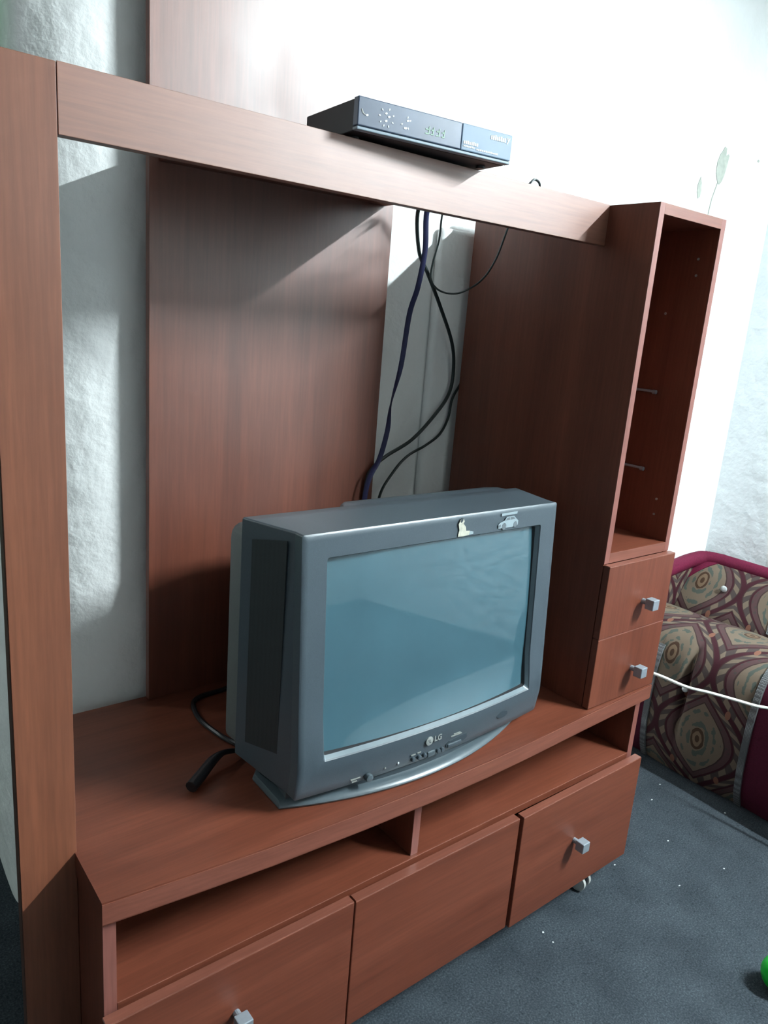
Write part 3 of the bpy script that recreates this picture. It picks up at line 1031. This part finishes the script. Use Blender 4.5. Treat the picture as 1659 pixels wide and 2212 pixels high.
# ring of printed keys
for cx_, cz_, r_, marks in ((0.046, 0.0270, 0.0115, (20, 70, 130, 175, 215, 250, 290, 335)), (0.079, 0.0265, 0.0075, (30, 75, 200, 250, 300))):
    for a in marks:
        a = math.radians(a)
        sp_(ell(cx_ + r_ * math.cos(a), cz_ + r_ * math.sin(a), 0.0017, 0.0010, 8, a), PRINT_W, 'key_print', fpn)
for cx_, cz_ in ((0.045, 0.0320), (0.0455, 0.0225), (0.050, 0.0285), (0.0145, 0.0240), (0.0815, 0.0295), (0.0790, 0.0195)):
    sp_(ell(cx_, cz_, 0.0022, 0.0014, 10, 0.3), PRINT_W, 'key_print', fpn)
sp_([(0.006, 0.031), (0.009, 0.026), (0.012, 0.0245), (0.011, 0.0235), (0.007, 0.0255), (0.005, 0.030)], PRINT_G, 'key_print', fpn)
DIG = plain('dim_green_digits', (0.22, 0.36, 0.26), 0.5)
for k, w in enumerate((0.0075, 0.0052, 0.0060, 0.0055)):
    x0 = 0.112 + 0.0098 * k
    c = DIG
    sp_([(x0, 0.0190), (x0 + w, 0.0190), (x0 + w + 0.0006, 0.0205), (x0 + 0.0006, 0.0205)], c, 'display_digit', fpn)
    sp_([(x0 + w - 0.0016, 0.0205), (x0 + w, 0.0205), (x0 + w + 0.001, 0.0295), (x0 + w - 0.0006, 0.0295)], c, 'display_digit', fpn)
    sp_([(x0 + 0.001, 0.0245), (x0 + w, 0.0245), (x0 + w, 0.0262), (x0 + 0.001, 0.0262)], c, 'display_digit', fpn)
# small lettering on the flap (too blurred to read): rows of tiny strokes
def strokes(x0, x1, z, h, n):
    w = (x1 - x0) / n
    for k in range(n):
        a = x0 + w * k
        b = a + w * 0.78
        z2 = h * (0.9 + 0.1 * ((k * 7) % 3))
        sp_([(a, z), (b, z), (b, z + z2), (a, z + z2)], PRINT_W, 'lettering', flp)


strokes(0.234, 0.2645, 0.0335, 0.0062, 8)
sp_([(0.2655, 0.0320), (0.2675, 0.0320), (0.2725, 0.0410), (0.2705, 0.0410)], PRINT_W, 'lettering', flp)
sp_([(0.2655, 0.0410), (0.2672, 0.0410), (0.2695, 0.0360), (0.2682, 0.0345)], PRINT_W, 'lettering', flp)
strokes(0.183, 0.2115, 0.0185, 0.0045, 8)
strokes(0.183, 0.205, 0.0145, 0.0022, 7)
strokes(0.208, 0.251, 0.0135, 0.0022, 12)

# ------------------------------------------------------------------ cables
rb = tube([(0.786, 0.22, 1.000), (0.787, 0.28, 0.985), (0.799, 0.292, 0.905), (0.800, 0.306, 0.832), (0.803, 0.33, 0.775), (0.798, 0.338, 0.666), (0.782, 0.342, 0.585), (0.780, 0.345, 0.523), (0.764, 0.345, 0.461), (0.735, 0.338, 0.421), (0.724, 0.337, 0.374), (0.715, 0.333, 0.25), (0.69, 0.325, 0.12), (0.66, 0.320, 0.006)],
          0.0056, 8, 8, flat=(0.2, [124, 124, 124, 122, 118, 110, 50, 115, 124, 124, 124, 124, 124, 124]))
solo('ribbon_cable', rb, CABLE_B, 'flat dark blue ribbon cable hanging down beside the panel', 'cable')
kb = tube([(0.772, 0.24, 1.004), (0.779, 0.30, 0.983), (0.811, 0.326, 0.907), (0.850, 0.337, 0.865), (0.906, 0.350, 0.801), (0.966, 0.363, 0.721), (0.988, 0.372, 0.657), (0.981, 0.372, 0.602), (0.941, 0.370, 0.553), (0.872, 0.366, 0.496), (0.790, 0.355, 0.463), (0.750, 0.352, 0.436), (0.738, 0.354, 0.40), (0.735, 0.352, 0.28), (0.76, 0.34, 0.10), (0.77, 0.33, 0.006)],
          0.0042, 8, 8)
solo('thick_cable', kb, CABLE, 'thick black cable bowing right across the gap in a wide arc', 'cable')
tk = tube([(0.885, 0.10, 1.006), (0.873, 0.07, 1.012), (0.862, 0.060, 1.024), (0.848, 0.060, 1.0285), (0.836, 0.060, 1.020), (0.834, 0.075, 1.008), (0.87, 0.12, 1.0), (0.925, 0.17, 0.995), (0.943, 0.20, 0.974), (0.934, 0.22, 0.901), (0.918, 0.24, 0.857), (0.896, 0.27, 0.831), (0.868, 0.285, 0.825), (0.842, 0.295, 0.833), (0.826, 0.298, 0.853), (0.826, 0.295, 0.885), (0.833, 0.29, 0.930), (0.820, 0.27, 0.985), (0.79, 0.20, 1.02), (0.735, 0.14, 1.03), (0.66, 0.122, 1.024)],
          0.0021, 6, 8)
solo('thin_cable', tk, CABLE, 'thin black wire looping over the beam and below it', 'cable')
lk = tube([(1.14, 0.374, 0.70), (1.042, 0.376, 0.655), (1.019, 0.377, 0.622), (0.998, 0.377, 0.588), (0.991, 0.377, 0.544), (0.969, 0.377, 0.505), (0.927, 0.377, 0.479), (0.872, 0.377, 0.455), (0.832, 0.377, 0.418), (0.794, 0.372, 0.366), (0.782, 0.364, 0.28), (0.79, 0.352, 0.1), (0.80, 0.335, 0.006)],
          0.0032, 8, 8)
solo('aerial_cable', lk, CABLE, 'black cable coming from behind the tower down to the television', 'cable')
pc = tube([(0.48, 0.300, 0.09), (0.455, 0.318, 0.03), (0.392, 0.322, 0.0055), (0.333, 0.316, 0.0055), (0.307, 0.294, 0.0055), (0.294, 0.236, 0.0055), (0.300, 0.175, 0.0055), (0.308, 0.142, 0.0055), (0.316, 0.122, 0.0055)],
          0.0048, 8, 8)
solo('power_cord', pc, BLACK, 'dark power cord curling on the bench behind the television', 'cord')
ph = tube([(0.312, 0.100, 0.008), (0.295, 0.096, 0.014), (0.270, 0.092, 0.020), (0.245, 0.080, 0.020), (0.215, 0.060, 0.014), (0.190, 0.043, 0.0105)],
          0.004, 10, 8, radii=[0.0042, 0.0042, 0.0050, 0.0085, 0.0098, 0.0100])
solo('plug_lead', ph, BLACK, 'short black lead with a thick rounded end at the left of the television', 'cord')
wc = tube([(1.30, 0.372, -0.02), (1.36, 0.24, -0.062), (1.43, 0.12, -0.088), (1.50, 0.020, -0.101), (1.555, -0.045, -0.124), (1.60, -0.090, -0.133), (1.645, -0.140, -0.143), (1.68, -0.180, -0.151), (1.707, -0.215, -0.152), (1.735, -0.30, -0.150), (1.742, -0.45, -0.20), (1.730, -0.60, -0.34), (1.70, -0.72, -0.50), (1.68, -0.85, FLOOR + 0.006), (1.62, -1.1, FLOOR + 0.006)],
          0.0042, 8, 8)
solo('white_cable', wc, CABLE_W, 'white cable stretched in front of the patterned sofa', 'cable')

# ------------------------------------------------------------------ sofa along the right wall
SO = thing('sofa', 'low maroon sofa with beige paisley upholstery and silver braid by the wall', 'sofa', (2.05, -0.3, FLOOR))


def loft(prof, ys, warp=None, u0=0.0, sub=6, v0=-0.30):
    """sweep an xz profile along y with UVs (u = y, v = arc length)"""
    C = catmull([(x, 0, z) for x, z in prof], sub)
    nb = bmesh.new()
    uvl = nb.loops.layers.uv.new('UVMap')
    s = [0.0]
    for a, b in zip(C, C[1:]):
        s.append(s[-1] + (b - a).length)
    rows = []
    for y in ys:
        row = []
        for c, sv in zip(C, s):
            x, z = c.x, c.z
            if warp:
                x, z = warp(x, y, z, sv)
            row.append((nb.verts.new((x, y, z)), y, sv))
        rows.append(row)
    for a, b in zip(rows, rows[1:]):
        for k in range(len(a) - 1):
            q = (a[k], a[k + 1], b[k + 1], b[k])
            f = nb.faces.new([t[0] for t in q])
            for lp, t in zip(f.loops, q):
                lp[uvl].uv = (t[1] + u0, t[2] + v0)
    return nb


SEAT = [(2.06, -0.105), (1.99, -0.088), (1.92, -0.080), (1.86, -0.088), (1.815, -0.112), (1.786, -0.155), (1.772, -0.22), (1.766, -0.30), (1.768, -0.40), (1.780, -0.47), (1.800, FLOOR + 0.002)]
BACK = [(2.335, -0.10), (2.335, 0.020), (2.300, 0.034), (2.25, 0.026), (2.205, -0.005), (2.165, -0.055), (2.130, -0.105), (2.11, -0.16)]


def lin(a, b, n):
    return [a + (b - a) * k / n for k in range(n + 1)]


def warp_seat(y0, y1, crease=None):
    def w(x, y, z, sv):
        t = (y - y0) / (y1 - y0)
        bulge = 0.012 * math.sin(math.pi * t)
        f = min(1.0, max(0.0, (sv - 0.15) / 0.12))
        x -= bulge * f
        z += 0.006 * math.sin(math.pi * t) * (1 - f)
        if crease is not None:
            g = math.exp(-((y - crease) / 0.011) ** 2) * f * math.exp(-((z + 0.24) / 0.12) ** 2)
            x += 0.034 * g
        return x, z
    return w


YT0, YT1 = 0.168, -0.142           # braid lines on the seat
part('seat_side', loft(SEAT[5:], lin(0.365, YT0, 8)), MAROON, SO, smooth=True)
part('seat_cushion', loft(SEAT[:6], lin(0.365, YT0, 8), u0=-0.13), DAMASK, SO, smooth=True)
part('seat_cushion', loft(SEAT, lin(YT0, YT1, 60), warp_seat(YT0, YT1, 0.062), u0=-0.13), DAMASK, SO, smooth=True)
part('seat_side', loft(SEAT, lin(YT1, -0.80, 16), warp_seat(YT1, -0.80)), MAROON, SO, smooth=True)
part('backrest', loft(BACK, lin(0.365, -0.80, 40)), DAMASK, SO, smooth=True)
# closed ends and base so that nothing is see-through
part('sofa_base', box(1.83, 2.34, -0.79, 0.36, FLOOR + 0.001, -0.17, 0.004), MAROON, SO)
# maroon roll along the top of the backrest and its corner piece
tp = tube([(2.03, 0.346, 0.004), (2.12, 0.346, 0.014), (2.20, 0.342, 0.024), (2.252, 0.325, 0.030), (2.272, 0.28, 0.031), (2.275, 0.22, 0.031), (2.275, 0.0, 0.031), (2.275, -0.4, 0.031), (2.275, -0.79, 0.031)], 0.026, 14, 6)
part('back_piping', tp, MAROON_L, SO, smooth=True)


BC = catmull([(x, 0, z) for x, z in BACK], 6)[13:38]


nb = box(2.005, 2.24, 0.330, 0.3735, -0.13, 0.004, 0.012, seg=3)
uvl = nb.loops.layers.uv.new('UVMap')
for f in nb.faces:
    for lp in f.loops:
        lp[uvl].uv = (lp.vert.co.x - 1.97, lp.vert.co.z - lp.vert.co.y)
part('corner_cushion', nb, DAMASK, SO, smooth=True)


def back_pt(t, lift):
    """point on the backrest's face: t = 0 at the top roll, 1 at the crease"""
    f = t * (len(BC) - 1)
    k = min(int(f), len(BC) - 2)
    d = (BC[k + 1] - BC[k]).normalized()
    return BC[k].lerp(BC[k + 1], f - k) + Vector((d.z, 0, -d.x)) * lift


def patch(poly, lift, th):
    """thin cloth patch on the backrest; each row is (t, y0, y1)"""
    nb = bmesh.new()
    rows = []
    for t, y0, y1 in poly:
        q = []
        for y, l in ((y0, lift), (y1, lift), (y1, lift - th), (y0, lift - th)):
            p = back_pt(t, l); p.y = y
            q.append(nb.verts.new(p))
        rows.append(q)
    for a, b in zip(rows, rows[1:]):
        for k in range(4):
            nb.faces.new((a[k], a[(k + 1) % 4], b[(k + 1) % 4], b[k]))
    nb.faces.new(rows[0]); nb.faces.new(list(reversed(rows[-1])))
    return nb


T8 = [k / 8 for k in range(9)]
part('corner_patch', patch([(t, 0.362, 0.235 + 0.125 * t / 0.8) for t in (0.0, 0.1, 0.2, 0.3, 0.4, 0.5, 0.6, 0.7)], 0.004, 0.006), MAROON_L, SO)
part('braid', patch([(t, 0.052 - 0.04 * t, 0.022 - 0.04 * t) for t in T8], 0.004, 0.005), BRAID, SO)
part('back_side', patch([(t, 0.022 - 0.04 * t, -0.78) for t in T8], 0.003, 0.004), MAROON, SO)


def seat_braid(y, k0=0):
    C = catmull([(x, 0, z) for x, z in SEAT], 6)[k0:]
    nb = bmesh.new()
    prev = None
    for i, c in enumerate(C):
        t = (C[min(i + 1, len(C) - 1)] - C[max(i - 1, 0)]).normalized()
        n = Vector((t.z, 0, -t.x))
        if n.x > 0 and n.z < 0:
            n = -n
        if n.z < -0.2 and n.x > -0.5:
            n = -n
        q = []
        for dy, lift in ((-0.010, 0.001), (-0.009, 0.006), (0.009, 0.006), (0.010, 0.001)):
            p = c + n * lift
            q.append(nb.verts.new((p.x, y + dy, p.z)))
        if prev:
            for k in range(3):
                nb.faces.new((prev[k], prev[k + 1], q[k + 1], q[k]))
        prev = q
    return nb


part('braid', seat_braid(YT0, 28), BRAID, SO, smooth=True)
part('braid', seat_braid(YT1), BRAID, SO, smooth=True)


def gem(x, y, z, r):
    nb = bmesh.new()
    bmesh.ops.create_icosphere(nb, subdivisions=2, radius=r)
    bmesh.ops.scale(nb, verts=nb.verts, vec=(0.55, 1, 1))
    bmesh.ops.translate(nb, verts=nb.verts, vec=(x, y, z))
    part('tuft_button', nb, GEM, SO, label='clear gem tuft button')


gem(2.172, 0.195, -0.030, 0.0115)
gem(1.767, 0.060, -0.235, 0.0105)

# ------------------------------------------------------------------ green ball and lint on the carpet
nb = bmesh.new()
bmesh.ops.create_uvsphere(nb, u_segments=32, v_segments=20, radius=0.038)
bmesh.ops.translate(nb, verts=nb.verts, vec=(1.240, -0.515, FLOOR + 0.038))
solo('toy_ball', nb, GREEN, 'bright green plastic toy ball on the carpet', 'ball')
SPECKS = (
    (1.686, 0.040, 'white lint speck nearest the sofa, right of the lower cabinet door'),
    (1.596, 0.009, 'white lint speck just below the one nearest the sofa'),
    (1.726, -0.143, 'white lint speck in front of the maroon end of the sofa'),
    (1.471, -0.120, 'white lint speck midway between the knobbed right door and the sofa'),
    (1.266, -0.097, 'white lint speck right beside the bottom corner of the right door'),
    (1.498, -0.262, 'white lint speck on bare carpet straight above the green ball'),
    (1.341, -0.231, 'white lint speck on bare carpet to the right of the castor'),
    (0.941, -0.140, 'upper left of two lint specks close together before the middle door'),
    (0.938, -0.170, 'lower right of two lint specks close together before the middle door'),
)
for (x, y, lab) in SPECKS:
    nb = bmesh.new()
    bmesh.ops.create_icosphere(nb, subdivisions=1, radius=0.0028)
    for v in nb.verts:
        v.co *= random.uniform(0.6, 1.3)
    bmesh.ops.scale(nb, verts=nb.verts, vec=(1, 0.8, 0.5))
    bmesh.ops.translate(nb, verts=nb.verts, vec=(x, y, FLOOR + 0.0012))
    solo('lint_speck', nb, LINT, lab, 'lint', 'lint specks on the carpet')
